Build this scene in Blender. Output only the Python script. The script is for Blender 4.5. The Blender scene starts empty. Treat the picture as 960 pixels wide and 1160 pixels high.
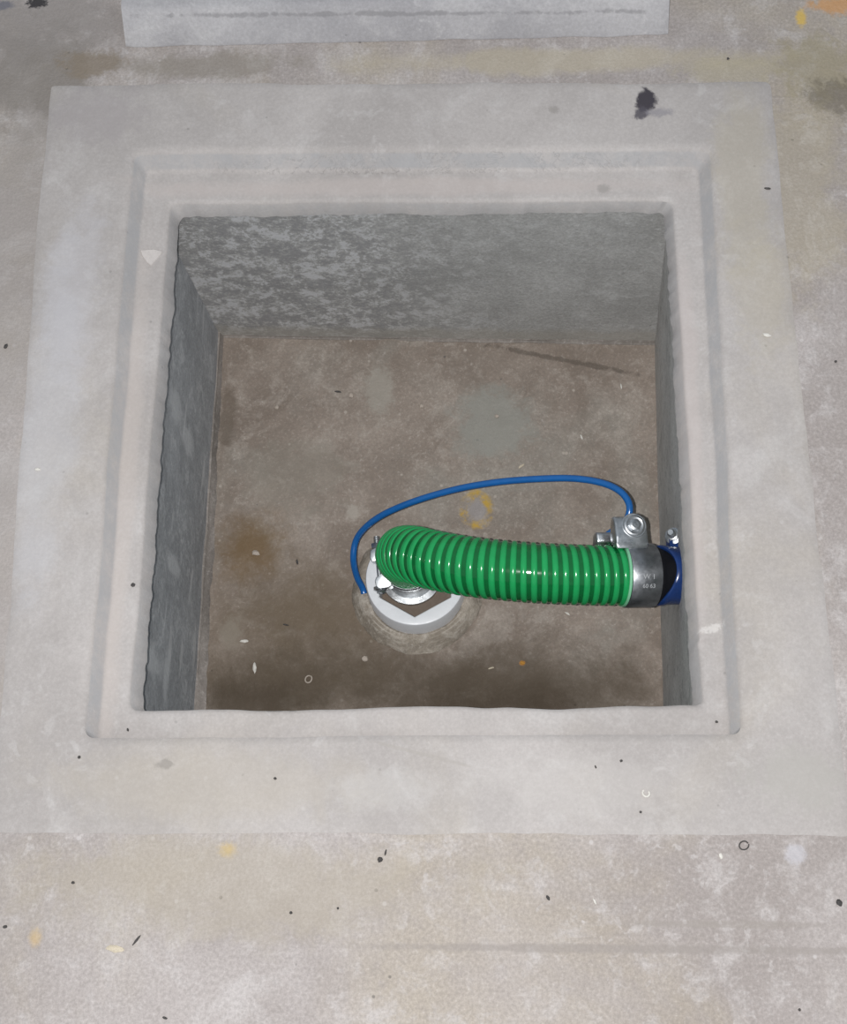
import bpy, bmesh, math, random
from mathutils import Vector, Matrix, noise, Euler

random.seed(7)
SC = bpy.context.scene
COL = SC.collection

# ------------------------------------------------------------------ camera
F = 1900.0                                   # focal length in px of a 960 x 1160 frame
CAM = Vector((.0808, -.6479, 1.4486))
ROT = (Matrix.Rotation(.1284, 3, 'Z') @ Matrix.Rotation(.3748, 3, 'X') @ Matrix.Rotation(-.1213, 3, 'Z'))
H = .3328                                    # depth of the pit floor below the slab


def at(px, py, z):
    """point of the horizontal plane z under an image point"""
    d = ROT @ Vector(((px - 480) / F, (580 - py) / F, -1))
    return CAM + d * ((z - CAM.z) / d.z)


cd = bpy.data.cameras.new('camera')
cam = bpy.data.objects.new('camera', cd)
COL.objects.link(cam)
cam.matrix_world = Matrix.Translation(CAM) @ ROT.to_4x4()
cd.sensor_fit = 'HORIZONTAL'
cd.sensor_width = 36
cd.lens = 36 * F / 960
cd.clip_start = .02
SC.camera = cam

# ------------------------------------------------------------------ helpers


def lin(r, g, b):
    f = lambda c: (c / 255 / 12.92) if c / 255 <= .04045 else ((c / 255 + .055) / 1.055) ** 2.4
    return (f(r), f(g), f(b), 1)


def obj(name, bm, mat, parent=None, smooth=True, angle=40):
    me = bpy.data.meshes.new(name)
    bmesh.ops.recalc_face_normals(bm, faces=bm.faces[:])
    if smooth:
        for f in bm.faces:
            f.smooth = True
        for e in bm.edges:
            if len(e.link_faces) == 2 and e.calc_face_angle(0) > math.radians(angle):
                e.smooth = False
    bm.to_mesh(me)
    bm.free()
    o = bpy.data.objects.new(name, me)
    COL.objects.link(o)
    me.materials.append(mat)
    if parent:
        o.parent = parent
    return o


def tag(o, label, cat, group=None):
    o['label'] = label
    o['category'] = cat
    if group:
        o['group'] = group
    return o


def struct(name, bm, mat, **k):
    o = obj(name, bm, mat, **k)
    o['kind'] = 'structure'
    return o


def empty(name, label, cat, loc=(0, 0, 0), group=None):
    o = bpy.data.objects.new(name, None)
    o.empty_display_size = .02
    COL.objects.link(o)
    o.location = loc
    return tag(o, label, cat, group)


def bridge(bm, loops, closed=True, cap0=False, cap1=False):
    vs = [[bm.verts.new(p) for p in l] for l in loops]
    n = len(vs[0])
    for a, b in zip(vs, vs[1:]):
        for i in range(n if closed else n - 1):
            j = (i + 1) % n
            bm.faces.new((a[i], a[j], b[j], b[i]))
    if cap0:
        bm.faces.new(vs[0])
    if cap1:
        bm.faces.new(vs[-1])
    return vs


def lathe(bm, prof, M=None, n=48, c0=False, c1=False):
    """prof: (axis position, radius) pairs; axis = local z of M"""
    M = M or Matrix()
    loops = [[M @ Vector((r * math.cos(2 * math.pi * i / n), r * math.sin(2 * math.pi * i / n), z)) for i in range(n)]
             for z, r in prof]
    return bridge(bm, loops, True, c0, c1)


def prism(bm, pts, x0, x1, M=None, bev=0.0):
    """closed profile pts (y, z) extruded along local x"""
    M = M or Matrix()
    b2 = bmesh.new()
    bridge(b2, [[Vector((x, p[0], p[1])) for p in pts] for x in (x0, x1)], True, True, True)
    if bev:
        bmesh.ops.bevel(b2, geom=b2.edges[:], offset=bev, segments=3, affect='EDGES', profile=.6)
    bmesh.ops.transform(b2, matrix=M, verts=b2.verts[:])
    me = bpy.data.meshes.new('tmp')
    b2.to_mesh(me)
    b2.free()
    bm.from_mesh(me)
    bpy.data.meshes.remove(me)


def catmull(P, per=24):
    out = []
    Q = [P[0] * 2 - P[1]] + P + [P[-1] * 2 - P[-2]]
    for i in range(1, len(Q) - 2):
        a, b, c, d = Q[i - 1:i + 3]
        for k in range(per):
            t = k / per
            out.append(.5 * ((2 * b) + (c - a) * t + (2 * a - 5 * b + 4 * c - d) * t * t + (3 * b - a - 3 * c + d) * t ** 3))
    out.append(P[-1].copy())
    return out


class Path:
    """arc-length parameterised curve with rotation-minimising frames"""

    def __init__(s, P, step=.001, sm=0):
        d = catmull(P)
        for _ in range(sm):
            d = [d[0]] + [(d[i - 1] + d[i] * 2 + d[i + 1]) / 4 for i in range(1, len(d) - 1)] + [d[-1]]
        L = [0]
        for a, b in zip(d, d[1:]):
            L.append(L[-1] + (b - a).length)
        s.L = L[-1]
        n = max(2, int(s.L / step))
        s.n = n
        s.p = []
        j = 0
        for i in range(n + 1):
            q = s.L * i / n
            while j < len(L) - 2 and L[j + 1] < q:
                j += 1
            t = (q - L[j]) / max(1e-9, L[j + 1] - L[j])
            s.p.append(d[j].lerp(d[j + 1], min(1, t)))
        s.t = [(s.p[min(n, i + 1)] - s.p[max(0, i - 1)]).normalized() for i in range(n + 1)]
        u = s.t[0].orthogonal().normalized()
        s.u = []
        for t in s.t:
            u = (u - t * u.dot(t)).normalized()
            s.u.append(u)

    def frame(s, q):
        x = max(0, min(s.n - 1e-6, q / s.L * s.n))
        i = int(x)
        k = x - i
        t = s.t[i].lerp(s.t[i + 1], k).normalized()
        u = s.u[i].lerp(s.u[i + 1], k)
        u = (u - t * u.dot(t)).normalized()
        return s.p[i].lerp(s.p[i + 1], k), t, u, t.cross(u)

    def pt(s, q, th, r):
        p, t, u, v = s.frame(q)
        return p + (u * math.cos(th) + v * math.sin(th)) * r


def tube(bm, path, r, step, n=20, caps=True):
    k = max(2, int(path.L / step))
    loops = [[path.pt(path.L * i / k, 2 * math.pi * j / n, r) for j in range(n)] for i in range(k + 1)]
    bridge(bm, loops, True, caps, caps)


# ------------------------------------------------------------------ materials


class G:
    def __init__(s, name):
        s.m = bpy.data.materials.new(name)
        s.m.use_nodes = True
        s.nt = s.m.node_tree
        s.b = s.nt.nodes['Principled BSDF']
        s.pos = s.nt.nodes.new('ShaderNodeTexCoord').outputs['Object']

    def n(s, t, **k):
        nd = s.nt.nodes.new(t)
        for a, v in k.items():
            setattr(nd, a, v)
        return nd

    def l(s, a, b):
        s.nt.links.new(a, b)

    def set(s, sock, v):
        if hasattr(v, 'is_output'):
            s.l(v, sock)
        else:
            sock.default_value = v

    def noise(s, scale, detail=5, rough=.6, dist=0, vec=None, off=0):
        nd = s.n('ShaderNodeTexNoise', noise_dimensions='4D')
        nd.inputs['W'].default_value = off
        nd.inputs['Scale'].default_value = scale
        nd.inputs['Detail'].default_value = detail
        nd.inputs['Roughness'].default_value = rough
        nd.inputs['Distortion'].default_value = dist
        s.l(vec or s.pos, nd.inputs['Vector'])
        return nd.outputs['Fac']

    def math(s, op, a, b=0, c=0, clamp=False):
        nd = s.n('ShaderNodeMath', operation=op, use_clamp=clamp)
        for i, v in enumerate((a, b, c)):
            s.set(nd.inputs[i], v)
        return nd.outputs[0]

    def ss(s, v, lo, hi, a=0., b=1.):
        nd = s.n('ShaderNodeMapRange', interpolation_type='SMOOTHSTEP')
        s.set(nd.inputs['Value'], v)
        for k, x in (('From Min', lo), ('From Max', hi), ('To Min', a), ('To Max', b)):
            nd.inputs[k].default_value = x
        return nd.outputs['Result']

    def mix(s, fac, a, b, blend='MIX'):
        nd = s.n('ShaderNodeMix', data_type='RGBA', blend_type=blend)
        s.set(nd.inputs[0], fac)
        s.set(nd.inputs[6], a)
        s.set(nd.inputs[7], b)
        return nd.outputs[2]

    def map(s, loc, rot, scale):
        """coordinates relative to loc, turned by -rot, divided by scale"""
        a = s.n('ShaderNodeVectorMath', operation='SUBTRACT')
        s.l(s.pos, a.inputs[0])
        a.inputs[1].default_value = loc
        r = s.n('ShaderNodeVectorRotate', rotation_type='Z_AXIS')
        s.l(a.outputs[0], r.inputs['Vector'])
        r.inputs['Angle'].default_value = -rot
        d = s.n('ShaderNodeVectorMath', operation='DIVIDE')
        s.l(r.outputs[0], d.inputs[0])
        d.inputs[1].default_value = scale
        return d.outputs[0]

    def stain(s, col, c, rx, ry, colour, strength=1, rot=0, edge=.5, wob=.6, wscale=None, rz=None):
        """an irregular blot of its own colour around c"""
        v = s.map(c, rot, (rx, ry, rz or max(rx, ry)))
        ln = s.n('ShaderNodeVectorMath', operation='LENGTH')
        s.l(v, ln.inputs[0])
        nz = s.noise(wscale or 2.6 / max(rx, ry), 9, .72, .5, off=random.random() * 9)
        d = s.math('MULTIPLY_ADD', s.math('SUBTRACT', nz, .5), wob * 3.2, ln.outputs['Value'])
        return s.mix(s.ss(d, 1 - edge, 1 + edge * .4, strength, 0), col, colour)

    def bump(s, h, strength, dist):
        nd = s.n('ShaderNodeBump')
        nd.inputs['Strength'].default_value = strength
        nd.inputs['Distance'].default_value = dist
        s.l(h, nd.inputs['Height'])
        s.l(nd.outputs[0], s.b.inputs['Normal'])

    def out(s, col, rough=.85, spec=.25, **k):
        s.set(s.b.inputs['Base Color'], col)
        s.set(s.b.inputs['Roughness'], rough)
        s.b.inputs['Specular IOR Level'].default_value = spec
        for a, v in k.items():
            s.b.inputs[a].default_value = v
        return s.m


def concrete(name, base, dark, light, tint=None, s1=5, s2=38, contrast=1.0, specks=.5, bump=.5, off=0., tintamt=.6, pale=.5, grain=1.0):
    g = G(name)
    n1 = g.noise(s1, 6, .62, .6, off=off)
    n2 = g.noise(s2, 7, .68, .4, off=off + 3)
    n3 = g.noise(320, 4, .7, off=off + 5)
    c = g.mix(g.ss(n1, .38, .66), dark, base)
    if tint:
        nt = g.noise(s1 * .8, 5, .6, .8, off=off + 11)
        c = g.mix(g.ss(nt, .50, .68, 0, tintamt), c, tint)
    nm = g.noise(s2 * .42, 8, .70, .9, off=off + 31)
    c = g.mix(g.ss(nm, .51, .66, 0, .75 * contrast), c, light)
    c = g.mix(g.ss(nm, .32, .48, .65 * contrast, 0), c, dark)
    c = g.mix(g.ss(n2, .52, .66, 0, .60 * contrast), c, light)
    c = g.mix(g.ss(n2, .32, .47, .50 * contrast, 0), c, dark)
    # pale trowelled flakes with crisp outlines
    nf = g.noise(s2 * 2.2, 5, .6, .7, off=off + 21)
    gate = g.ss(g.noise(s1 * 1.7, 3, .5, off=off + 23), .50, .62)
    c = g.mix(g.math('MULTIPLY', g.ss(nf, .56, .64, 0, pale), gate), c, light)
    # sand grain
    c = g.mix(g.ss(n3, .35, .60, .26 * grain, 0), c, (.12, .11, .10, 1))
    c = g.mix(g.ss(n3, .55, .75, 0, .28 * grain), c, (.75, .72, .70, 1))
    # pin holes and grit of the aggregate
    vo = g.n('ShaderNodeTexVoronoi', feature='F1')
    vo.inputs['Scale'].default_value = 75
    g.l(g.pos, vo.inputs['Vector'])
    sep = g.n('ShaderNodeSeparateColor')
    g.l(vo.outputs['Color'], sep.inputs[0])
    pit = g.math('MULTIPLY', g.ss(vo.outputs['Distance'], .05, .14, .75, 0), g.ss(sep.outputs[0], .93, .94))
    c = g.mix(g.math('MULTIPLY', pit, specks), c, (.10, .095, .09, 1))
    wh = g.math('MULTIPLY', g.ss(vo.outputs['Distance'], .08, .20, 1, 0), g.ss(sep.outputs[1], .93, .95))
    c = g.mix(g.math('MULTIPLY', wh, specks), c, light)
    hgt = g.math('ADD', g.math('MULTIPLY', n2, 1.0), g.math('MULTIPLY', n3, .35))
    hgt = g.math('SUBTRACT', hgt, g.math('MULTIPLY', pit, .35))
    g.bump(hgt, bump, .0025)
    return g, c


def metal(name, col, rough, aniso=False):
    g = G(name)
    n = g.noise(140, 4, .6)
    c = g.mix(g.ss(n, .4, .7), col, tuple(x * .7 for x in col[:3]) + (1,))
    r = g.ss(g.noise(60, 5, .6), .3, .7, rough * .7, rough * 1.3)
    return g.out(c, r, .5, Metallic=1.0)


def plastic(name, col, rough=.25, var=.12, spec=.5, scale=90, **k):
    g = G(name)
    c = g.mix(g.ss(g.noise(scale, 4, .6), .35, .7), col, tuple(x * (1 - var) for x in col[:3]) + (1,))
    r = g.ss(g.noise(scale * .7, 4, .6, off=2), .3, .7, rough * .8, rough * 1.25)
    return g.out(c, r, spec, **k)


K = .80      # albedo of a surface that photographs at full flash brightness


def A(r, g, b):
    c = lin(r, g, b)
    return (c[0] * K, c[1] * K, c[2] * K, 1)


# ------- rough floor around the pit
g, c = concrete('rough_floor_concrete', A(194, 186, 183), A(173, 164, 160), A(211, 205, 203), A(188, 175, 152), s1=4.2, s2=34,
                contrast=.8, specks=.75, bump=.75, off=1.3, tintamt=.45)
P0 = lambda x, y: at(x, y, 0)
m = .00085
YEL, OCH = A(226, 190, 92), A(206, 165, 96)
c = g.stain(c, P0(640, 68), .24, .018, A(192, 181, 158), .6, wob=.8)
c = g.stain(c, P0(835, 80), .06, .02, A(186, 176, 150), .5, wob=.8)
c = g.stain(c, P0(925, 75), .05, .04, A(162, 152, 124), .55, wob=.9)
c = g.stain(c, P0(948, 110), .035, .022, A(112, 104, 90), .6, wob=.9)
c = g.stain(c, P0(905, 220), .05, .12, A(186, 175, 150), .4, wob=.9)
c = g.stain(c, P0(908, 20), .006, .012, YEL, .8, wob=.5)
c = g.stain(c, P0(950, 6), .03, .012, A(214, 158, 98), .75, wob=.8)
c = g.stain(c, P0(40, 85), .075, .07, A(140, 133, 126), .75, wob=.9)
c = g.stain(c, P0(30, 30), .12, .05, A(158, 151, 147), .7, wob=.9)
c = g.stain(c, P0(105, 72), .04, .02, A(146, 133, 118), .8, wob=.8)
c = g.stain(c, P0(235, 75), .10, .016, A(150, 142, 132), .6, wob=.9)
c = g.stain(c, P0(42, 3), .012, .007, A(62, 60, 62), .95, edge=.35, wob=.8)
c = g.stain(c, P0(2, 6), .014, .006, A(120, 120, 130), .8, wob=.6)
c = g.stain(c, P0(258, 963), .009, .007, YEL, .6, edge=.8, wob=.5)
c = g.stain(c, P0(40, 1062), .006, .009, A(218, 184, 120), .5, edge=.8, wob=.5)
c = g.stain(c, P0(902, 968), .010, .010, A(204, 202, 208), .6, wob=.5)
c = g.stain(c, P0(250, 1000), .20, .05, A(182, 172, 155), .5, wob=.9)
c = g.stain(c, P0(720, 1075), .26, .004, A(160, 152, 147), .6, wob=.5, wscale=30)
c = g.stain(c, P0(820, 1047), .10, .0035, A(164, 156, 150), .6, wob=.5, wscale=30)
c = g.stain(c, P0(15, 700), .05, .25, A(176, 169, 165), .5, wob=.8)
c = g.stain(c, P0(10, 330), .05, .25, A(170, 163, 158), .6, wob=.8)
M_FLOOR = g.out(c)

# ------- smooth cast margin, rebate and rim
g, c = concrete('smooth_cast_concrete', A(198, 192, 189), A(182, 176, 173), A(211, 207, 205), A(197, 187, 172), s1=5, s2=24,
                contrast=.48, specks=.35, bump=.24, off=7.1, tintamt=.3, pale=.35, grain=.45)
PL = lambda x, y: at(x, y, -.018)
c = g.stain(c, P0(732, 115), .0120, .0155, A(66, 62, 70), .97, edge=.3, wob=.55, wscale=90)
c = g.stain(c, P0(727, 129), .007, .010, A(90, 86, 94), .9, rot=-.7, edge=.4, wob=.6, wscale=120)
c = g.stain(c, P0(746, 128), .014, .006, A(150, 146, 152), .7, wob=.9, wscale=100)
c = g.stain(c, P0(628, 125), .006, .005, A(160, 154, 150), .7, wob=.6)
c = g.stain(c, P0(840, 200), .03, .13, A(191, 181, 158), .35, wob=.8)
c = g.stain(c, P0(860, 330), .03, .08, A(192, 182, 160), .3, wob=.8)
c = g.stain(c, P0(110, 130), .05, .04, A(172, 165, 165), .55, wob=.9)
c = g.stain(c, P0(55, 480), .03, .20, A(204, 204, 209), .35, wob=.8)
c = g.stain(c, P0(85, 330), .03, .10, A(206, 204, 209), .35, wob=.8)
c = g.stain(c, P0(230, 890), .16, .035, A(190, 181, 168), .35, wob=.8)
c = g.stain(c, P0(187, 866), .009, .005, A(150, 144, 138), .6, wob=.8, wscale=160)
c = g.stain(c, P0(640, 890), .12, .03, A(206, 201, 197), .3, wob=.8)
c = g.stain(c, P0(905, 880), .05, .03, A(182, 178, 172), .6, wob=.9)
c = g.stain(c, P0(440, 895), .05, .02, A(208, 205, 202), .3, wob=.8)
c = g.stain(c, P0(480, 855), .06, .002, A(176, 170, 164), .5, wob=.5, rot=-.25, wscale=40)
c = g.stain(c, PL(470, 212), .30, .012, A(204, 193, 188), .5, wob=.6, wscale=12)
c = g.stain(c, PL(782, 480), .012, .22, A(205, 194, 190), .5, wob=.5, wscale=14)
c = g.stain(c, PL(140, 560), .014, .25, A(203, 193, 187), .5, wob=.5, wscale=14)
c = g.stain(c, PL(684, 214), .007, .006, A(158, 154, 150), .6, wob=.6)
c = g.stain(c, PL(805, 712), .012, .004, A(236, 232, 228), .5, rot=.3, wob=1.2, wscale=200)
# hairline cracks along the upper step
vz = g.map(P0(470, 180), 0, (.34, .010, .03))
lnz = g.n('ShaderNodeVectorMath', operation='LENGTH')
g.l(vz, lnz.inputs[0])
cr = g.noise(26, 6, .7, 1.2, off=4.4)
crk = g.math('SUBTRACT', 1, g.ss(g.math('ABSOLUTE', g.math('SUBTRACT', cr, .5)), .004, .016))
crk = g.math('MULTIPLY', crk, g.ss(lnz.outputs['Value'], .7, 1.0, .40, 0))
c = g.mix(crk, c, A(118, 114, 112))
zz = g.n('ShaderNodeSeparateXYZ')
g.l(g.pos, zz.inputs[0])
stepz = g.math('MULTIPLY', g.ss(zz.outputs[2], -.0172, -.0145, 0, 1), g.ss(zz.outputs[2], -.0030, -.0006, 1, 0))
lipz = g.ss(zz.outputs[2], -.0225, -.0195, 1, 0)
skim = g.math('MULTIPLY', g.math('MAXIMUM', stepz, g.math('MULTIPLY', lipz, .6)), g.ss(g.noise(34, 7, .7, off=14), .30, .62, .10, .72))
c = g.mix(skim, c, A(172, 172, 174))        # grey cement skim left on the step and rim faces
M_CAST = g.out(c, .8)

# ------- pit walls, mottled grey render
def wallmat(name, base, dark, light, mott, off, lo=.49):
    g, c = concrete(name, base, dark, light, None, s1=7, s2=60, contrast=.7, specks=.3, bump=.5, off=off, pale=.3)
    blot = g.noise(mott * 1.25, 6, .62, .35, off=off + 2)
    fine = g.noise(mott * 5, 6, .7, .3, off=off + 9)
    v = g.math('MULTIPLY_ADD', g.math('SUBTRACT', fine, .5), .75, blot)
    return g, c, v


PF = lambda x, y: at(x, y, -H)
BACK = at(480, 250, -.0366).y
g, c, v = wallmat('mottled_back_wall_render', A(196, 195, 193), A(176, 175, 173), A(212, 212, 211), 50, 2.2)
leftish = g.n('ShaderNodeSeparateXYZ')
g.l(g.pos, leftish.inputs[0])
zone = g.ss(g.math('MULTIPLY_ADD', g.noise(6, 3, .5, off=3), .25, leftish.outputs[0]), .02, .26, 1, .12)
c = g.mix(g.math('MULTIPLY', g.ss(v, .40, .56, .75, 0), zone), c, A(150, 149, 151))
c = g.mix(g.math('MULTIPLY', g.ss(v, .53, .60, 0, .75), zone), c, A(216, 216, 219))
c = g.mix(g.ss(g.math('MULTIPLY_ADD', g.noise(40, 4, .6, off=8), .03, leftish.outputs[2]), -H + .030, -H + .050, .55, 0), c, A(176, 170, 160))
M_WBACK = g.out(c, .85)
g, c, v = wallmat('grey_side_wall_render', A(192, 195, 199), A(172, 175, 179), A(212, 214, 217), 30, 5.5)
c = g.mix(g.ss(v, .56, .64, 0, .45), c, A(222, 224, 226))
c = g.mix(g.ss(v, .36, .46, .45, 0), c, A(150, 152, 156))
smear = g.n('ShaderNodeVectorMath', operation='MULTIPLY')
g.l(g.map((-.25, 0, -.17), 0, (1, 1, 1)), smear.inputs[0])
smear.inputs[1].default_value = (0, 12, 50)
c = g.mix(g.ss(g.noise(1.0, 3, .5, .8, vec=smear.outputs[0], off=6), .60, .70, 0, .55), c, A(232, 233, 234))
for px_, py_, z_, ry_, rz_ in ((188, 745, -.14, .016, .05), (205, 765, -.20, .03, .012), (215, 460, -.16, .02, .03), (225, 500, -.22, .016, .03), (205, 640, -.2, .012, .03)):
    c = g.stain(c, at(px_, py_, z_), .2, ry_, A(226, 228, 230), .55, wob=.5, wscale=60, rz=rz_)
M_WSIDE = g.out(c, .8)
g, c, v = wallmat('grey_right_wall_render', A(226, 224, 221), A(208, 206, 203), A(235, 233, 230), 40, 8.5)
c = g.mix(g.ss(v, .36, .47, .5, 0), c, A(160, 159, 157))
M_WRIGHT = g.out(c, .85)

# ------- pit floor, brownish and stained
g, c = concrete('stained_pit_floor_concrete', A(170, 157, 146), A(143, 130, 119), A(190, 180, 170), A(166, 163, 155), s1=7, s2=46,
                contrast=.75, specks=1, bump=.75, off=4.9, tintamt=.5, pale=.4)
BR, DB = A(90, 78, 63), A(72, 61, 48)
c = g.stain(c, PF(560, 480), .055, .05, A(160, 160, 153), .75, wob=.7)
c = g.stain(c, PF(430, 440), .020, .034, A(176, 170, 160), .7, wob=.7)
c = g.stain(c, PF(330, 540), .07, .05, A(152, 145, 134), .5, wob=.8)
c = g.stain(c, PF(640, 408), .09, .0035, A(88, 80, 72), .55, rot=-.22, wob=1.1, wscale=70)
c = g.stain(c, PF(285, 620), .045, .045, A(122, 98, 66), .8, wob=.5, edge=.8)
c = g.stain(c, PF(258, 470), .012, .05, A(110, 98, 86), .6, wob=.9, wscale=50)
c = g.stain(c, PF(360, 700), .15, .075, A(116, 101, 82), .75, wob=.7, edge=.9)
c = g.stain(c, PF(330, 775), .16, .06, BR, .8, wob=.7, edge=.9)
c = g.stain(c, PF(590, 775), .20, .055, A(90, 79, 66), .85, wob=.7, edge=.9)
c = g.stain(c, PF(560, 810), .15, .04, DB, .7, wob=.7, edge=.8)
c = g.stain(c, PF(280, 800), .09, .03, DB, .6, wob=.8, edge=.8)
c = g.stain(c, PF(474, 668), .05, .05, A(120, 107, 96), .8, edge=.4, wob=.3)
# a ring of yellow marking paint, half worn away
vy = g.map(PF(541, 577), .2, (.0205, .024, .03))
ly = g.n('ShaderNodeVectorMath', operation='LENGTH')
g.l(vy, ly.inputs[0])
nw = g.noise(55, 5, .65, .4, off=3.3)
ringd = g.math('ABSOLUTE', g.math('SUBTRACT', g.math('MULTIPLY_ADD', g.math('SUBTRACT', nw, .5), .7, ly.outputs['Value']), .72))
worn = g.ss(g.noise(60, 6, .7, off=1.1), .40, .62)
c = g.mix(g.ss(ly.outputs['Value'], .3, .8, .55, 0), c, A(168, 164, 166))
c = g.mix(g.math('MULTIPLY', g.ss(ringd, .10, .36, .85, 0), worn), c, A(206, 168, 62))
c = g.stain(c, PF(592, 751), .0035, .003, A(200, 140, 60), .8, wob=.5)
c = g.stain(c, PF(400, 580), .008, .012, A(186, 178, 168), .7, wob=.7)
c = g.stain(c, PF(262, 715), .014, .020, A(150, 141, 128), .7, wob=.9, wscale=70)
M_PIT = g.out(c, .8)

g, c = concrete('mortar_fillet', A(160, 152, 146), A(136, 129, 123), A(182, 175, 169), None, s1=12, s2=70, contrast=.7, bump=.6, off=9)
M_FILLET = g.out(c)

# mortar collar with trowel rings
g, c = concrete('mortar_collar_mix', A(184, 174, 161), A(150, 140, 127), A(206, 198, 187), None, s1=16, s2=80, contrast=.9, bump=.9, off=2.7)
RC = at(473, 669, -H)
vr = g.map(RC, 0, (1, 1, 1000))
lr = g.n('ShaderNodeVectorMath', operation='LENGTH')
g.l(vr, lr.inputs[0])
wr = g.math('SINE', g.math('MULTIPLY', g.math('MULTIPLY_ADD', g.noise(30, 3, .5, off=1), .004, lr.outputs['Value']), 1500))
st = g.math('MULTIPLY', g.ss(wr, .2, .9, 0, .5), g.ss(g.noise(24, 3, .5, off=8), .45, .6))
c = g.mix(st, c, A(206, 198, 187))
M_COLLAR = g.out(c)

# cover slab
g, c = concrete('cover_slab_concrete', A(196, 194, 196), A(174, 172, 175), A(212, 210, 210), None, s1=6, s2=30, contrast=.45, specks=.4,
                bump=.35, off=12, grain=.6)
c = g.stain(c, at(470, 9, .033), .30, .0016, A(140, 138, 140), .6, wob=1.5, wscale=45, rz=.02)
M_COVER = g.out(c)

M_RIB = plastic('green_rib_plastic', (.013, .30, .085, 1), .16, .1)
M_HOSE = plastic('dark_green_hose_plastic', (.003, .115, .028, 1), .10, .15)
M_TUBE = plastic('blue_tube_plastic', (.010, .105, .34, 1), .18, .1)
M_WHITE = plastic('white_plastic', A(242, 244, 248), .35, .05, .4)
M_BLACK = plastic('black_rubber', (.006, .0065, .009, 1), .6, .3, .2)
M_BLUE = plastic('blue_coupling_plastic', (.010, .036, .15, 1), .22, .3)
M_ZINC = metal('zinc_plated_steel', (.60, .62, .64, 1), .36)
M_BAND = metal('brushed_steel_band', (.40, .41, .43, 1), .42)
M_MARK = plastic('stamped_mark', (.36, .37, .38, 1), .5)
M_DARK = plastic('dark_crumb', (.075, .070, .068, 1), .7, .4, .2, 900)
M_PALE = plastic('pale_flake', A(232, 228, 220), .6, .15, .3, 900)
M_CREAM = plastic('cream_flake', A(218, 206, 184), .6, .2, .3, 900)
M_PLASTER = plastic('plaster_flake', A(216, 209, 205), .75, .1, .2, 400)
M_GREY = plastic('grey_pebble', A(196, 184, 172), .8, .25, .2, 900)
M_OCHRE = plastic('ochre_chip', A(205, 150, 70), .7, .25, .2, 900)

# ------------------------------------------------------------------ the setting


def rloop(cor, rad, z, n=150, m=8, jit=None, inset=0.0):
    """rounded quadrilateral TL, TR, BR, BL sampled as a closed loop at height z"""
    C = [Vector((p.x, p.y, 0)) for p in cor]
    if inset:
        cen = sum(C, Vector()) / 4
        D = []
        for i in range(4):
            a, b, d = C[i - 1], C[i], C[(i + 1) % 4]
            e1 = (a - b).normalized()
            e2 = (d - b).normalized()
            D.append(b + (e1 + e2) * inset)
        C = D
    out = []
    for i in range(4):
        a, b, d = C[i - 1], C[i], C[(i + 1) % 4]
        p1 = b + (a - b).normalized() * rad
        p2 = b + (d - b).normalized() * rad
        for k in range(m + 1):
            t = k / m
            out.append(p1 * (1 - t) ** 2 + b * 2 * t * (1 - t) + p2 * t * t)
        e = C[(i + 1) % 4]
        q = e + (b - e).normalized() * rad
        for k in range(1, n):
            out.append(p2.lerp(q, k / n))
    N = len(out)
    res = []
    for i, p in enumerate(out):
        t = (out[(i + 1) % N] - out[i - 1]).normalized()
        nrm = Vector((t.y, -t.x, 0))          # inward for clockwise order
        q = p.copy()
        q.z = z
        if jit:
            d, dz = jit(p, i)
            q += nrm * d
            q.z += dz
        res.append(q)
    return res


def wob(f, seed):
    return lambda p: noise.noise(Vector((p.x * f, p.y * f, seed)))


ws, wm, wf, wff = wob(9, 1.5), wob(33, 4.5), wob(130, 8.5), wob(330, 2.5)
soft = lambda a: (lambda p, i: (a * (ws(p) + .5 * wm(p)), 0))


def jag(p, i):
    return (.0014 * ws(p) + .0016 * wm(p) + .0015 * wf(p) + .0006 * wff(p), .0015 * wm(p + Vector((3, 0, 0))))


def lipj(p, i):
    front = 1 if p.y < -.2 else .35
    return (.0042 * ws(p) * front + .0016 * wm(p) * front, 0)


PATCH = [at(56, 96, 0), at(872, 94, 0), at(964, 946, 0), at(-8, 943, 0)]
STEP = [at(150, 173, 0), at(806, 170, 0), at(842, 833, 0), at(95, 836, 0)]
STEPB = [at(166, 194, -.018), at(790, 192, -.018), at(826, 839, -.018), at(113, 841, -.018)]
LIP = [at(192, 229, -.018), at(762, 227, -.018), at(799, 801, -.018), at(147, 803, -.018)]
RIM = [at(203, 245, -.0366), at(752, 241, -.0366), at(786, 808, -.0366), at(162, 809, -.0366)]

big = [Vector((-2.2, 2.4, 0)), Vector((2.2, 2.4, 0)), Vector((2.2, -2.2, 0)), Vector((-2.2, -2.2, 0))]
bm = bmesh.new()
bridge(bm, [rloop(big, .05, -.05), rloop(big, .05, 0), rloop(PATCH, .006, 0, jit=soft(.0025))])
struct('floor', bm, M_FLOOR)

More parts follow.
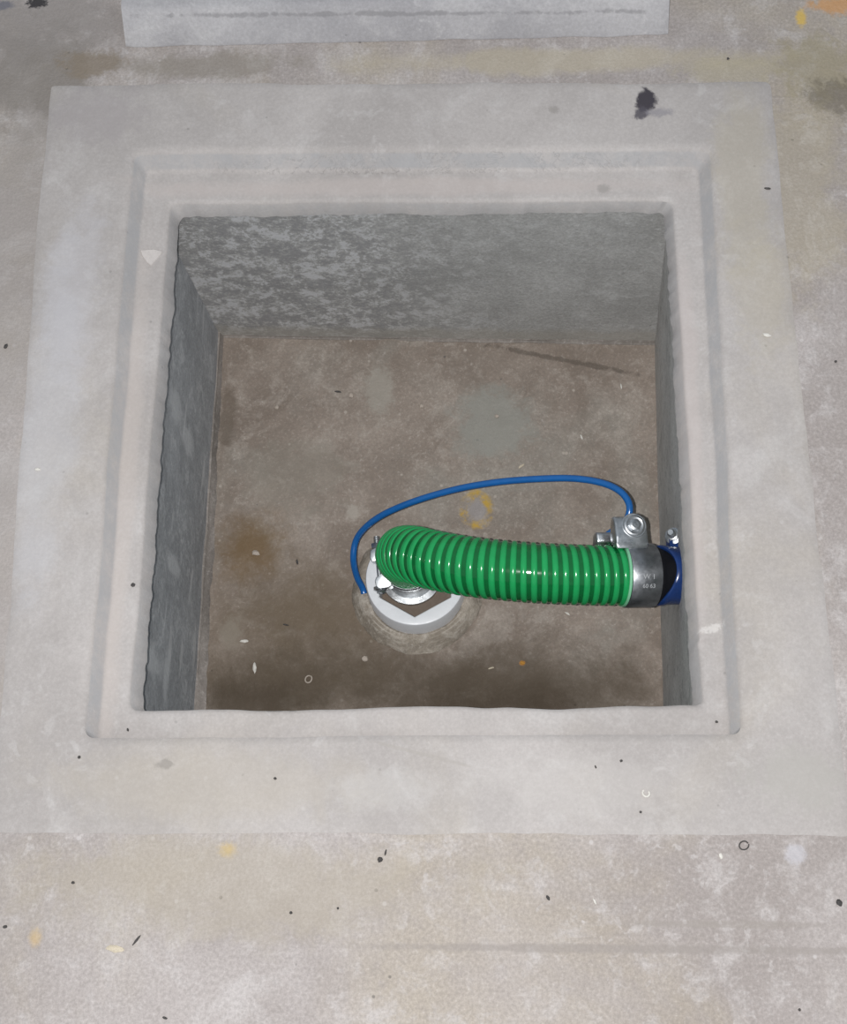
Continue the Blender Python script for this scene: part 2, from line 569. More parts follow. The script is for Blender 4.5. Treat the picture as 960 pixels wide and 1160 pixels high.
bm = bmesh.new()
bridge(bm, [rloop(PATCH, .006, -.03, jit=soft(.0025)),
            rloop(PATCH, .006, .0002, jit=soft(.0025)),
            rloop(PATCH, .006, .0010, inset=.003, jit=soft(.0025)),
            rloop(PATCH, .006, .0012, inset=.008, jit=soft(.0025)),
            rloop(PATCH, .006, .0012, inset=.012, jit=soft(.0025)),
            rloop(STEP, .010, .0012, inset=-.011, jit=soft(.0015)),
            rloop(STEP, .010, .0012, inset=-.007, jit=soft(.0015)),
            rloop(STEP, .010, .0008, inset=-.003, jit=soft(.0015)),
            rloop(STEP, .010, -.0012, inset=.0008, jit=soft(.0015)),
            rloop(STEPB, .008, -.0155, inset=-.0015, jit=soft(.0015)),
            rloop(STEPB, .008, -.0178, inset=.0015, jit=soft(.0015)),
            rloop(STEPB, .008, -.0180, inset=.004, jit=soft(.0015)),
            rloop(LIP, .010, -.0180, inset=-.007, jit=lipj),
            rloop(LIP, .010, -.0180, inset=-.004, jit=lipj),
            rloop(LIP, .010, -.0186, inset=-.0012, jit=lipj),
            rloop(LIP, .010, -.0205, inset=.0006, jit=lipj),
            rloop(RIM, .009, -.0350, inset=-.0004, jit=jag),
            rloop(RIM, .009, -.0366, jit=jag),
            rloop(RIM, .009, -.0372, inset=-.002, jit=jag),
            rloop(RIM, .009, -.0380, inset=-.05)])
struct('trim_1', bm, M_CAST)

# pit walls, each a solid slab hung under the rim
OV = .006
WT = [RIM[0] + Vector((-.024, OV, 0)), RIM[1] + Vector((OV, OV, 0)), RIM[2] + Vector((OV, -OV, 0)), RIM[3] + Vector((-.024, -OV, 0))]
for p in WT:
    p.z = -.0375
FB = [PF(250, 380), PF(742, 388), None, None]
ly = WT[3].y - .0
dl = (PF(222, 803) - PF(250, 380))
dr = (PF(752, 803) - PF(742, 388))
FB[3] = FB[0] + dl * ((ly - FB[0].y) / dl.y)
FB[2] = FB[1] + dr * ((ly - FB[1].y) / dr.y)
for n_, i, j, out, mat in (('wall_back', 0, 1, Vector((0, .06, 0)), M_WBACK), ('wall_right', 1, 2, Vector((.06, 0, 0)), M_WRIGHT),
                           ('wall_front', 2, 3, Vector((0, -.06, 0)), M_WSIDE), ('wall_left', 3, 0, Vector((-.06, 0, 0)), M_WSIDE)):
    a, b, cc, d = WT[i].copy(), WT[j].copy(), FB[j].copy(), FB[i].copy()
    ext = (b - a).normalized() * .05 if n_ in ('wall_back', 'wall_front') else Vector()
    a, d, b, cc = a - ext, d - ext, b + ext, cc + ext
    bm = bmesh.new()
    nx, nz = 40, 24
    front = []
    for u in range(nx + 1):
        col_ = []
        for w in range(nz + 1):
            p = a.lerp(b, u / nx).lerp(d.lerp(cc, u / nx), w / nz)
            p += out.normalized() * .0012 * noise.noise(p * 14)
            col_.append(p)
        front.append(col_)
    vf = [[bm.verts.new(p) for p in r] for r in front]
    vb = [[bm.verts.new(p + out) for p in r] for r in front]
    for V in (vf, vb):
        for u in range(nx):
            for w in range(nz):
                bm.faces.new((V[u][w], V[u + 1][w], V[u + 1][w + 1], V[u][w + 1]))
    for u in range(nx):
        for w in (0, nz):
            bm.faces.new((vf[u][w], vf[u + 1][w], vb[u + 1][w], vb[u][w]))
    for w in range(nz):
        for u in (0, nx):
            bm.faces.new((vf[u][w], vf[u][w + 1], vb[u][w + 1], vb[u][w]))
    struct(n_, bm, mat, angle=30)

# pit floor: a slab with a gently uneven top
bm = bmesh.new()
N = 90
x0, x1, y0, y1 = -.33, .33, FB[3].y - .05, FB[0].y + .05


def pfz(x, y):
    r = (Vector((x, y, 0)) - Vector((RC.x, RC.y, 0))).length
    k = min(1, max(0, (r - .07) / .05))
    return -H + .0022 * k * noise.noise(Vector((x * 12, y * 12, 2))) + .0008 * k * noise.noise(Vector((x * 50, y * 50, 5)))


top = [[bm.verts.new((x0 + (x1 - x0) * i / N, y0 + (y1 - y0) * j / N, pfz(x0 + (x1 - x0) * i / N, y0 + (y1 - y0) * j / N)))
        for j in range(N + 1)] for i in range(N + 1)]
for i in range(N):
    for j in range(N):
        bm.faces.new((top[i][j], top[i + 1][j], top[i + 1][j + 1], top[i][j + 1]))
r_ = bmesh.ops.extrude_face_region(bm, geom=bm.faces[:])
for v in [e for e in r_['geom'] if isinstance(e, bmesh.types.BMVert)]:
    v.co.z = -H - .05
struct('pit_floor', bm, M_PIT)


# mortar fillets along the foot of the left and back walls
def fillet(name, a, b, inward, w0, w1, h, mat):
    bm = bmesh.new()
    n = 90
    loops = []
    for i in range(n + 1):
        t = i / n
        p = a.lerp(b, t)
        w = (w0 + (w1 - w0) * t) * (1 + .35 * noise.noise(Vector((t * 9, 1, 3))) + .18 * noise.noise(Vector((t * 40, 5, 3))))
        hh = h * (1 + .3 * noise.noise(Vector((t * 12, 7, 1))))
        up = Vector((0, 0, 1))
        loops.append([p - inward * .02 - up * .004, p - inward * .02 + up * hh, p + inward * .001 + up * hh, p + inward * w * .45 + up * hh * .36,
                      p + inward * w + up * .0006, p + inward * w - up * .004])
    bridge(bm, loops, True, True, True)
    return struct(name, bm, mat, angle=60)


fillet('trim_2', FB[3], FB[0], Vector((1, 0, 0)), .012, .004, .010, M_FILLET)
fillet('trim_3', FB[0], FB[1], Vector((0, -1, 0)), .003, .004, .003, M_FILLET)

# ------------------------------------------------------------------ concrete cover lying behind the pit
a, b = at(143, 54, 0), at(757, 40, 0)
ax = (b - a).normalized()
ay = Vector((-ax.y, ax.x, 0))
Wd = (b - a).length
TH, DP = .034, .56
bm = bmesh.new()
mid = (a + b) / 2
Mx = Matrix.Translation(mid) @ Matrix((ax, ay, Vector((0, 0, 1)))).transposed().to_4x4()
nseg = 60
prof = [(.0, .0005), (.0, .003), (.020, TH - .005), (.023, TH - .0012), (.027, TH), (DP - .006, TH), (DP - .001, TH - .005), (DP, .003), (DP, .0005)]
loops = []
for i in range(nseg + 1):
    x = -Wd / 2 + Wd * i / nseg
    e = .004 * max(0, 1 - min(i, nseg - i) / 1.0)
    loops.append([Mx @ Vector((x, y + .0016 * noise.noise(Vector((x * 25, y * 9, 4))) + (e * .3 if y < DP / 2 else -e * .3),
                               max(.0005, z + (.0012 * noise.noise(Vector((x * 30, y, 9))) if z > .02 else 0)))) for y, z in prof])
bridge(bm, loops, True, True, True)
tag(obj('concrete_cover', bm, M_COVER), 'pale square concrete cover slab lying on the floor behind the open pit', 'cover')

# ------------------------------------------------------------------ white socket in its mortar collar
RT = .045
RCX, RCY = RC.x, RC.y
bm = bmesh.new()
n = 120
prof = [(.050, .001), (.0525, .010), (.0560, .0145), (.0600, .0150), (.0645, .0125), (.0685, .0075), (.0715, .003), (.0735, .0005), (.0735, -.004)]
loops = []
for r, z in prof:
    l = []
    for i in range(n):
        t = 2 * math.pi * i / n
        d = Vector((math.cos(t), math.sin(t), 0))
        rr = r + (.0022 * noise.noise(d * 3 + Vector((0, 0, r * 60))) + .0010 * noise.noise(d * 11 + Vector((0, 0, r * 300)))) * (0 if r < .055 else 1)
        zz = z + (.0010 * noise.noise(d * 8 + Vector((0, 0, r * 200))) if .001 < z else 0)
        l.append(Vector((RCX + d.x * rr, RCY + d.y * rr, -H + zz)))
    loops.append(l)
bridge(bm, loops)
tag(obj('mortar_collar', bm, M_COLLAR), 'rough grey mortar ring on the pit floor bedding the white plastic socket', 'mortar ring')

bm = bmesh.new()
n = 144


def hexr(t, ap):
    u = (t - math.pi / 2) % (math.pi / 3) - math.pi / 6
    return ap / math.cos(u)


def circ(r, z):
    return [Vector((r * math.cos(2 * math.pi * i / n), r * math.sin(2 * math.pi * i / n), z)) for i in range(n)]


def hexl(ap, z):
    return [Vector((hexr(2 * math.pi * i / n, ap) * math.cos(2 * math.pi * i / n), hexr(2 * math.pi * i / n, ap) * math.sin(2 * math.pi * i / n), z))
            for i in range(n)]


bridge(bm, [circ(.0505, .001), circ(.0548, .001), circ(.0548, RT - .0022), circ(.0541, RT - .0006), circ(.0528, RT), hexl(.0400, RT),
            hexl(.0392, RT - .0008), hexl(.0390, RT - .003), hexl(.0390, .001)])
vsock = obj('pipe_socket', bm, M_WHITE, angle=35)
vsock.location = (RCX, RCY, -H)
tag(vsock, 'white plastic pipe socket with a six-sided opening, set in the mortar ring', 'socket')

# ------------------------------------------------------------------ green ribbed hose
hz = lambda x, y, h: at(x, y, -H + h)
base = hz(464, 639, .044)
HR = .0299
ctl = [base, hz(462.5, 636, .062), hz(461, 634, .082), hz(459.5, 632, .104), hz(458, 630, .128), hz(459, 628, .152), hz(470, 629, .177), hz(489, 634, .195),
       hz(515, 639, .208), hz(550, 644, .217), hz(600, 648.5, .220), hz(650, 651, .217), hz(700, 652, .209), hz(733, 652, .202), hz(757, 652, .197)]
path = Path(ctl, .001, sm=10)
END = None
for i in range(path.n + 1):                       # arc length where the hose meets its right-hand clamp
    if path.p[i].x > hz(705.5, 652, .206).x:
        END = path.L * i / path.n
        break
hose = empty('ribbed_hose', 'thick green ribbed hose bending out of the white socket to the right pit wall', 'hose', base)
inv = Matrix.Translation(-base)
bm = bmesh.new()
nn, k = 56, int(path.L / .002)
loops = [[path.pt((END + .012) * i / k, 2 * math.pi * j / nn, HR - .0014) for j in range(nn)] for i in range(k + 1)]
loops += [[path.pt((END + .012) * i / k, 2 * math.pi * j / nn, HR - .0036) for j in range(nn)] for i in range(k, -1, -4)]
loops.append(loops[0])
bridge(bm, loops)
bmesh.ops.remove_doubles(bm, verts=bm.verts[:], dist=1e-6)
bmesh.ops.transform(bm, matrix=inv, verts=bm.verts[:])
obj('hose_wall', bm, M_HOSE, hose)
bm = bmesh.new()
PITCH, RW, RH = .0094, .0060, .0017
turns = (END - .0055) / PITCH + .25
st_ = int(turns * 48)
pr = [(-.5, -.9), (-.47, .25), (-.36, .68), (-.18, .93), (0, 1), (.18, .93), (.36, .68), (.47, .25), (.5, -.9)]
loops = []
for i in range(st_ + 1):
    th = 2 * math.pi * i / 48
    q = .003 + PITCH * i / 48
    loops.append([path.pt(q + RW * a_, th, HR - .0014 + RH * b_) for a_, b_ in pr])
bridge(bm, loops, True, True, True)
bmesh.ops.transform(bm, matrix=inv, verts=bm.verts[:])
o = obj('spiral_rib', bm, M_RIB, hose, angle=70)
o['label'] = 'lighter green rib winding around the hose'
bm = bmesh.new()
loops = [[path.pt(END - q, 2 * math.pi * j / nn, r) for j in range(nn)] for q, r in ((.0028, HR - .002), (.0026, HR + .0010), (.0004, HR + .0012), (0, HR - .002))]
bridge(bm, loops)
bmesh.ops.transform(bm, matrix=inv, verts=bm.verts[:])
o = obj('end_ring', bm, plastic('pale_green_plastic', (.20, .50, .30, 1), .3), hose)
o['label'] = 'pale green cut end of the hose'


# ------------------------------------------------------------------ hose clamps
def hexprism(bm, M, r, z0, z1, ch=.0006):
    lathe(bm, [(z0, r), (z1 - ch, r), (z1, r - ch * 1.4)], M, 6, True, True)


def clamp(name, label, centre, axis, outd, R, width, shift, head, text=None, tdir=None, kb=1.36, low=False):
    """local frame: x along the hose, y out towards the bolt, z along the bolt"""
    X = axis.normalized()
    Y = (outd - X * outd.dot(X)).normalized()
    Z = X.cross(Y)
    t = empty(name, label, 'hose clamp', centre, 'steel clamps on the green hose')
    t.rotation_euler = Matrix((X, Y, Z)).transposed().to_euler()
    T = .0016
    Mx = Matrix(((0, 0, 1, 0), (1, 0, 0, 0), (0, 1, 0, 0), (0, 0, 0, 1)))       # lathe axis -> local x
    bm = bmesh.new()
    w = width / 2
    lathe(bm, [(-w, R), (-w, R + T * .6), (-w + .0012, R + T), (w - .0012, R + T), (w, R + T * .6), (w, R), (-w, R)], Mx, 72)
    obj('band', bm, M_BAND, t)
    Ro = R + T
    # upper lug: strap leaving the band and folded round the trunnion
    bm = bmesh.new()
    up = [(Ro * .62, Ro * .785), (Ro * .80, Ro * .83), (Ro * 1.02, Ro * .86), (Ro * 1.50, Ro * .84), (Ro * 1.68, Ro * .76), (Ro * 1.72, Ro * .58),
          (Ro * 1.60, Ro * .44), (Ro * 1.20, Ro * .40), (Ro * .96, Ro * .22)]
    lw = .0165
    if low:
        up = [(y_ - max(0, y_ - Ro * .8) * .55, z_) for y_, z_ in up]
        lw = .010
    prism(bm, up, shift - lw, shift + lw, bev=.0010 if low else .0026)
    l1 = obj('lug', bm, M_ZINC, t)
    # lower lug, pulled up towards the first one
    bm = bmesh.new()
    lo = [(Ro * .93, -Ro * .40), (Ro * 1.20, -Ro * .12), (Ro * 1.55, -Ro * .10), (Ro * 1.66, -Ro * .25), (Ro * 1.60, -Ro * .52), (Ro * 1.20, -Ro * .60),
          (Ro * .80, -Ro * .66)]
    if low:
        lo = [(y_ - max(0, y_ - Ro * .9) * .45, z_) for y_, z_ in lo]
    else:
        lo = [(y_ - max(0, y_ - Ro * .9) * .22, z_) for y_, z_ in lo]
    prism(bm, lo, shift - (.010 if low else .0255), shift + .010, bev=.0010 if low else .0022)
    obj('lug', bm, M_ZINC, t)
    # bolt with washer and hexagon head, nut under the lower lug
    bx, by = shift + (0 if low else .0035), Ro * kb
    bm = bmesh.new()
    B = Matrix.Translation((bx, by, 0))
    lathe(bm, [(-Ro * 1.05, .0028), (Ro * .8, .0028)], B, 16, True, True)
    for i in range(14):
        z = -Ro * 1.03 + i * .0015
        lathe(bm, [(z, .0028), (z + .0007, .0034), (z + .0014, .0028)], B, 16)
    bolt = obj('bolt', bm, M_ZINC, t)
    zt = Ro * .845
    bm = bmesh.new()
    k_ = .62 if low else 1
    lathe(bm, [(zt - .003, .0128 * k_), (zt + .0002, .0128 * k_), (zt + .0009, .0118 * k_), (zt + .0008, .0108 * k_), (zt + .0016, .0100 * k_), (zt + .0018, .0088 * k_),
               (zt + .0012, .0078 * k_), (zt + .0012, .003)], B, 40, True)
    obj('washer', bm, M_ZINC, bolt)
    bm = bmesh.new()
    hexprism(bm, B, head, zt, zt + .0045)
    lathe(bm, [(zt + .0044, .0036), (zt + .0049, .0034), (zt + .0049, .0020), (zt + .0040, .0016)], B, 24, False, True)
    obj('bolt_head', bm, M_ZINC, bolt)
    bm = bmesh.new()
    hexprism(bm, Matrix.Translation((bx, by, -Ro * .80)), .0066, 0, .006)
    obj('nut', bm, M_ZINC, t)
    if text:
        th = tdir
        for s, dth, size in text:
            cu = bpy.data.curves.new('t', 'FONT')
            cu.body = s
            cu.size = size
            cu.extrude = .00025
            cu.align_x = 'CENTER'
            cu.align_y = 'CENTER'
            to = bpy.data.objects.new('t', cu)
            COL.objects.link(to)
            dg = bpy.context.evaluated_depsgraph_get()
            me = bpy.data.meshes.new_from_object(to.evaluated_get(dg))
            bpy.data.objects.remove(to)
            bm = bmesh.new()
            bm.from_mesh(me)
            bpy.data.meshes.remove(me)
            for v in bm.verts:                     # wrap the letters round the band
                a_ = th + dth - v.co.y / (R + T)
                rr = R + T + .0001 + v.co.z
                v.co = Vector((v.co.x + .001, rr * math.cos(a_), rr * math.sin(a_)))
            o = obj('stamped_lettering', bm, M_MARK, t, smooth=False)
            o['label'] = 'pale size mark stamped on the band'
    return t


cR, tR, _, _ = path.frame(END + .0145)
clamp('hose_clamp', 'steel bolt clamp around the green hose beside the right pit wall', cR, tR, Vector((0, 1, .05)), HR + .0004, .0305, -.0115, .0062,
      [('W 1', -.02, .0070), ('60 63', .27, .0058)], math.pi / 2 + .33)
cL, tL, _, _ = path.frame(.009)
clamp('hose_clamp', 'steel bolt clamp at the lower left end of the hose, over the white socket', cL, tL, Vector((-1, -.10, 0)), HR - .0002, .013, .0, .0050, kb=1.06, low=True)

# shining pipe stub in the socket that the hose is pushed onto
bm = bmesh.new()
lathe(bm, [(0.0005, .034), (.006, .034), (.007, .0275), (.066, .0258), (.066, .0240), (.001, .0240)], Matrix.Translation((base.x, base.y, -H)), 48)
tag(obj('pipe_stub', bm, M_ZINC), 'steel pipe stub inside the white socket under the green hose', 'pipe')

# ------------------------------------------------------------------ black tail and blue coupling into the right wall
e0, te, _, _ = path.frame(END + .026)
te = (path.p[-1] - path.p[-60]).normalized()
X = te
Y = Vector((0, 1, 0))
Y = (Y - X * Y.dot(X)).normalized()
Z = X.cross(Y)
MX = Matrix.Translation(e0) @ Matrix((X, Y, Z)).transposed().to_4x4()
cpl = empty('pipe_coupling', 'blue pipe coupling with black sleeve coming out of the right pit wall', 'coupling', (0, 0, 0))
n = 72
bm = bmesh.new()
AXL = Matrix(((0, 0, 1, 0), (1, 0, 0, 0), (0, 1, 0, 0), (0, 0, 0, 1)))
lathe(bm, [(-.014, .0245), (-.014, .0300), (.006, .0300), (.0085, .0285), (.012, .0268), (.040, .0262), (.040, .022)], MX @ AXL, 72)
o = obj('sleeve', bm, M_BLACK, cpl)
o['label'] = 'black rubber sleeve'


def bell(r, x, sad):
    out = []
    for i in range(n):
        t = 2 * math.pi * i / n
        u = max(0, math.sin(t)) ** 1.5
        out.append(MX @ Vector((x + sad * u, r * math.cos(t), r * math.sin(t))))
    return out


bm = bmesh.new()
bridge(bm, [bell(.0264, .007, .013), bell(.0290, .0065, .013), bell(.0302, .008, .013), bell(.0302, .014, .012), bell(.0292, .017, .011), bell(.0288, .034, 0),
            bell(.0300, .070, 0), bell(.0264, .070, 0), bell(.0264, .007, .013)])
body = obj('body', bm, M_BLUE, cpl)
bm = bmesh.new()
prism(bm, [(.024, .006), (.044, .006), (.047, .001), (.044, -.006), (.024, -.008)], .024, .036, MX, .0015)
obj('ear', bm, M_BLUE, body)
bm = bmesh.new()
B = MX @ Matrix.Translation((.029, .040, .005)) @ Matrix.Rotation(-.55, 4, 'Y')
lathe(bm, [(-.014, .0034), (.012, .0034), (.0135, .0028)], B, 20, True, True)
for i in range(6):
    lathe(bm, [(.0045 + i * .0014, .0033), (.0052 + i * .0014, .0040), (.0059 + i * .0014, .0033)], B, 20)
lathe(bm, [(0, .0085), (.0012, .0088), (.0018, .0080), (.0018, .0030)], B, 30, True)
hexprism(bm, B, .0062, .0015, .0048)
obj('bolt', bm, M_ZINC, cpl)

# ------------------------------------------------------------------ thin blue tube
rp = lambda deg, rr, h: Vector((RCX + rr * math.cos(math.radians(deg)), RCY + rr * math.sin(math.radians(deg)), -H + h))
tp = [rp(190, .0590, .0192), rp(184, .0600, .0220), rp(176, .0655, .0350), hz(400.5, 633, .055), hz(404, 611, .066), hz(418, 594, .086), hz(440, 580, .104), hz(475, 566, .122),
      hz(520, 553.5, .138), hz(565, 546, .152), hz(610, 542.5, .164), hz(650, 542, .174), hz(682, 547, .182), hz(702, 556, .188), hz(712, 568, .190),
      hz(713.5, 580, .188), hz(708, 592, .182), hz(694, 602, .172), hz(680, 612, .160)]
tpath = Path(tp, .002, sm=6)
bm = bmesh.new()
tube(bm, tpath, .0036, .004, 18)
tag(obj('air_tube', bm, M_TUBE), 'thin blue plastic tube arching over the pit floor behind the green hose', 'tube')


# ------------------------------------------------------------------ loose crumbs, flakes and splinters
def bit(name, label, cat, p, lx, ly_, lz, rot, mat, group, rag=.35):
    bm = bmesh.new()
    bmesh.ops.create_icosphere(bm, subdivisions=2, radius=1)
    s = random.random() * 50
    for v in bm.verts:
        d = 1 + rag * noise.noise(v.co * 1.6 + Vector((s, 0, 0)))
        v.co = Vector((v.co.x * lx * d, v.co.y * ly_ * d, (v.co.z * d + .75) * lz))
    bmesh.ops.flatten if False else None
    o = obj(name, bm, mat, smooth=True, angle=35)
    o.location = p
    o.rotation_euler = (0, 0, rot)
    return tag(o, label, cat, group)


def curl(name, label, cat, p, r, wire, arc, rot, mat, group):
    """a thin shaving bent into an open ring"""
    P = [Vector((r * math.cos(a), r * .85 * math.sin(a), wire + .0015 * k / 8)) for k, a in enumerate([arc * q / 9 for q in range(10)])]
    bm = bmesh.new()
    tube(bm, Path(P, .0005), wire, .0008, 8)
    o = obj(name, bm, mat)
    o.location = p
    o.rotation_euler = (0, 0, rot)
    return tag(o, label, cat, group)


Z0, ZP = lambda x, y: at(x, y, .0), lambda x, y: at(x, y, .0022)
GF, GM, GP = 'loose bits on the rough floor', 'loose bits on the smooth margin', 'loose bits on the pit floor'
u = .0004
BITS = [
    # name, label, category, px, py, plane, lx, ly, lz (in ~px), rotation, material, group
    ('dark_chip', 'flat black chip on the floor right of the upper margin corner', 'chip', 870, 214, 'm', 5, 1.8, 1.6, -.1, M_DARK, GM),
    ('dark_crumb', 'tiny black crumb on the floor just right of the cover slab corner', 'crumb', 825, 67, 'f', 2, 2, 1.5, 0, M_DARK, GF),
    ('dark_crumb', 'black crumb in front of the pit, just below the margin edge left of centre', 'crumb', 431, 974, 'f', 4, 3, 3, .8, M_DARK, GF),
    ('dark_splinter', 'black sliver leaning out of the crumb below the front margin', 'splinter', 437, 966, 'f', 1.2, 4, 1.5, -.2, M_DARK, GF),
    ('dark_crumb', 'black crumb at the right photo edge below the margin corner', 'crumb', 951, 1023, 'f', 3.5, 4.5, 3, .5, M_DARK, GF),
    ('dark_crumb', 'small black crumb below the front margin right of centre', 'crumb', 621, 1017, 'f', 2, 3.5, 2, .6, M_DARK, GF),
    ('dark_crumb', 'black crumb at the left photo edge beside the margin', 'crumb', 7, 393, 'f', 2.5, 4, 2.5, -.4, M_DARK, GF),
    ('dark_pellet', 'tiny round black pellet below the yellow paint spot', 'pellet', 330, 1034, 'f', 2, 2, 2, 0, M_DARK, GF),
    ('dark_pellet', 'tiny black pellet halfway between the yellow spot and the front centre', 'pellet', 383, 1029, 'f', 1.6, 1.6, 1.6, 0, M_DARK, GF),
    ('dark_pellet', 'tiny black pellet near the lower right photo corner', 'pellet', 906, 1144, 'f', 1.8, 1.8, 1.6, 0, M_DARK, GF),
    ('dark_chip', 'small black chip at the bottom photo edge left of centre', 'chip', 187, 1153, 'f', 3.5, 1.5, 1.5, -.3, M_DARK, GF),
    ('dark_pellet', 'round black pellet on the floor left of the yellow paint spot', 'pellet', 83, 1000, 'f', 2.4, 2, 2, 0, M_DARK, GF),
    ('dark_chip', 'black chip at the lower left photo edge beside an ochre stain', 'chip', 6, 1050, 'f', 3, 2, 1.6, .2, M_DARK, GF),
    ('dark_splinter', 'long dark splinter beside the cream flake at lower left', 'splinter', 155, 1065, 'f', 8, 1.6, 1.4, .95, M_DARK, GF),
    ('cream_flake', 'cream wood flake lying left of the long dark splinter', 'flake', 131, 1075, 'f', 10, 3.6, 1.4, -.1, M_CREAM, GF),
    ('pale_sliver', 'thin white sliver below the front margin right of centre', 'sliver', 674, 1021, 'f', 1.2, 4, 1.2, .5, M_PALE, GF),
    ('pale_sliver', 'small cream speck on the floor left of the dark wire ring', 'speck', 817, 970, 'f', 2.2, 3, 1.2, .2, M_PALE, GF),
    ('dark_pellet', 'black pellet on the front margin left of the rebate corner', 'pellet', 90, 858, 'm', 2, 2, 2, 0, M_DARK, GM),
    ('dark_pellet', 'black pellet on the front margin below the left half of the pit', 'pellet', 312, 882, 'm', 2, 1.8, 1.8, 0, M_DARK, GM),
    ('dark_pellet', 'black pellet on the front margin just below the rebate right of centre', 'pellet', 704, 862, 'm', 2, 1.8, 1.8, 0, M_DARK, GM),
    ('dark_chip', 'small black chip left of the pellet on the front margin right of centre', 'chip', 675, 869, 'm', 1.2, 2.2, 1.4, .4, M_DARK, GM),
    ('dark_pellet', 'black pellet below the white curl on the front margin', 'pellet', 726, 920, 'm', 1.8, 1.6, 1.6, 0, M_DARK, GM),
    ('white_flake', 'white flake on the left margin at mid height', 'flake', 43, 532, 'm', 4, 2, 1.4, -.1, M_PALE, GM),
    ('white_flake', 'white flake on the right margin near its upper end', 'flake', 869, 380, 'm', 5, 2.6, 1.4, -.3, M_PALE, GM),
    ('dark_pellet', 'black pellet right of the margin near the right photo edge', 'pellet', 947, 410, 'f', 2, 1.8, 1.8, 0, M_DARK, GF),
    ('dark_crumb', 'black crumb on the ledge in the lower right rebate corner', 'crumb', 812, 818, 'l', 2, 1.6, 1.6, 0, M_DARK, 'loose bits on the ledge'),
    ('dark_crumb', 'black crumb on the left ledge near the pit rim at mid height', 'crumb', 151, 663, 'l', 3, 3, 2, 0, M_DARK, 'loose bits on the ledge'),
    ('dark_crumb', 'black crumb in the lower left corner of the ledge', 'crumb', 145, 827, 'l', 1.5, 2.4, 1.6, .4, M_DARK, 'loose bits on the ledge'),
    ('plaster_flake', 'pale triangular plaster flake on the left ledge near the top', 'flake', 171, 291, 'l', 10, 9, 1.2, 0, M_PLASTER, 'loose bits on the ledge'),
    ('white_chip', 'white upright chip on the brown pit floor at lower left', 'chip', 289, 757, 'p', 2.4, 6.5, 2, .05, M_PALE, GP),
    ('white_chip', 'white flat chip on the pit floor above the upright white one', 'chip', 277, 727, 'p', 5.5, 2.2, 1.8, 0, M_PALE, GP),
    ('pale_pebble', 'pale pebble on the pit floor left below the mortar ring', 'pebble', 414, 747, 'p', 4.2, 3.6, 2.6, 0, M_GREY, GP),
    ('pale_pebble', 'pale pebble on the rusty stain by the left wall', 'pebble', 290, 627, 'p', 5, 3.4, 2.4, -.2, M_GREY, GP),
    ('dark_splinter', 'dark splinter on the pit floor right of the rusty stain', 'splinter', 337, 637, 'p', 1.4, 4, 1.4, .2, M_DARK, GP),
    ('dark_splinter', 'dark curved splinter in the brown stain left of the mortar ring', 'splinter', 324, 708, 'p', 4, 1, 1.2, -.2, M_DARK, GP),
    ('pale_pebble', 'small white pebble on the pit floor towards the upper left', 'pebble', 314, 462, 'p', 3, 3, 2.4, 0, M_GREY, GP),
    ('pale_pebble', 'pale pebble right of the dark chip on the upper pit floor', 'pebble', 398, 448, 'p', 3.6, 4.2, 2.4, .3, M_GREY, GP),
    ('pale_pebble', 'pale pebble on the upper pit floor left of the grey patch', 'pebble', 478, 460, 'p', 3, 3.4, 2.4, 0, M_GREY, GP),
    ('dark_chip', 'dark chip on the upper pit floor beside a pale pebble', 'chip', 383, 444, 'p', 4.4, 1.3, 1.3, -.1, M_DARK, GP),
    ('white_sliver', 'white sliver near the upper right corner of the pit floor', 'sliver', 704, 438, 'p', 1.2, 4, 1.2, .1, M_PALE, GP),
    ('cream_splinter', 'cream splinter on the pit floor above the blue tube', 'splinter', 591, 528, 'p', 4.5, 1.5, 1.3, .6, M_CREAM, GP),
    ('white_sliver', 'white sliver on the pit floor right of the grey patch', 'sliver', 659, 495, 'p', 1.3, 3.6, 1.2, .4, M_PALE, GP),
    ('pale_pebble', 'small pale pebble in the middle of the grey patch', 'pebble', 563, 472, 'p', 3, 2.6, 2.2, 0, M_GREY, GP),
    ('white_sliver', 'white sliver just below the green hose', 'sliver', 643, 695, 'p', 4, 1.2, 1.2, -.6, M_PALE, GP),
    ('ochre_chip', 'small ochre chip on the pit floor below the middle of the hose', 'chip', 592, 751, 'p', 3, 2, 1.6, -.4, M_OCHRE, GP),
    ('cream_splinter', 'cream splinter lying in the shade of the front pit wall right of the mortar ring', 'splinter', 557, 757, 'p', 4, 1.1, 1.2, .3, M_CREAM, GP),
]
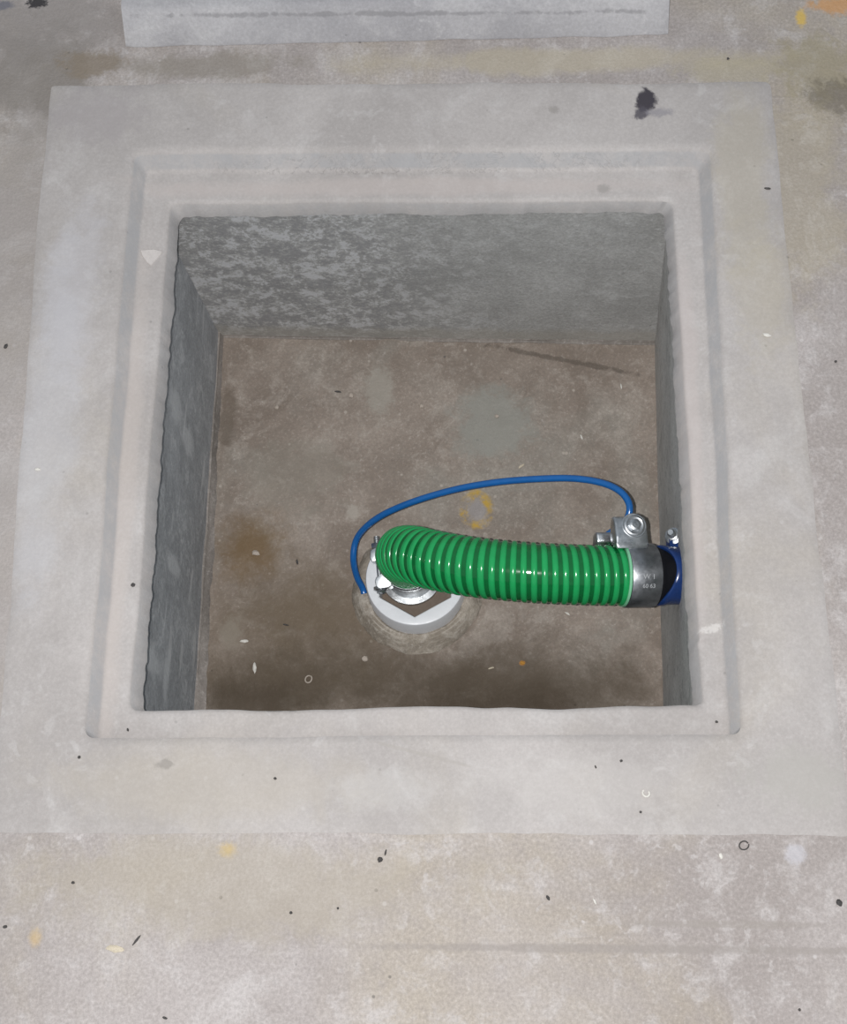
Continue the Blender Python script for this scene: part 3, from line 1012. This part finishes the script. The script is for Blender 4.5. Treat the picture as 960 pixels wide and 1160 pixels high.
for nm, lb, ct, x, y, pl, lx, ly_, lz, rt, mt, gp in BITS:
    p = {'f': at(x, y, 0), 'm': at(x, y, .0012), 'l': at(x, y, -.018), 'p': at(x, y, -H)}[pl]
    if pl == 'p':
        p.z = pfz(p.x, p.y)
    s = (.00068 if mt is M_DARK else .00080) if pl != 'p' else .00090
    if nm == 'plaster_flake':
        bm = bmesh.new()
        tri = [Vector((-.0115, .0075)), Vector((.003, .0085)), Vector((.0112, .0062)), Vector((.0105, .003)), Vector((.004, -.006)), Vector((.0008, -.0105)),
               Vector((-.003, -.0075)), Vector((-.009, .001))]
        bridge(bm, [[Vector((q.x * k_, q.y * k_, z_)) for q in tri] for z_, k_ in ((0, 1), (.0006, .99), (.0012, .93))], True, True, True)
        o = obj(nm, bm, mt)
        o.location = p
        tag(o, lb, ct, gp)
        continue
    bit(nm, lb, ct, p, lx * s, ly_ * s, lz * s, rt, mt, gp)
curl('white_curl', 'small white curled shaving on the front margin below the lower right pit corner', 'shaving', at(732, 899, .0012), .0032, .0009, 4.6, 2.2, M_PALE, GM)
curl('dark_ring', 'thin dark wire ring on the floor below the front margin at right', 'wire ring', at(843, 958, 0), .0042, .0006, 6.0, .5, M_DARK, GF)
curl('pale_curl', 'pale curled shaving on the brown pit floor near the front wall', 'shaving', PF(350, 770) + Vector((0, 0, .001)), .0042, .0008, 6.0, 1.2, M_GREY, GP)

# ------------------------------------------------------------------ light: the phone flash beside the lens, and a dim room
ld = bpy.data.lights.new('phone_flash', 'POINT')
ld.energy = 103
ld.shadow_soft_size = .004
ld.color = (1.0, .985, .97)
lo = bpy.data.objects.new('phone_flash', ld)
COL.objects.link(lo)
lo.location = CAM + ROT @ Vector((-.030, .0015, .004))

w = bpy.data.worlds.new('dim_room')
SC.world = w
w.use_nodes = True
bg = w.node_tree.nodes['Background']
bg.inputs[0].default_value = (.80, .90, 1.0, 1)
bg.inputs[1].default_value = .38

SC.view_settings.view_transform = 'Standard'
SC.view_settings.look = 'None'
SC.view_settings.exposure = 0
SC.view_settings.gamma = 1
SC.view_settings.use_curve_mapping = False
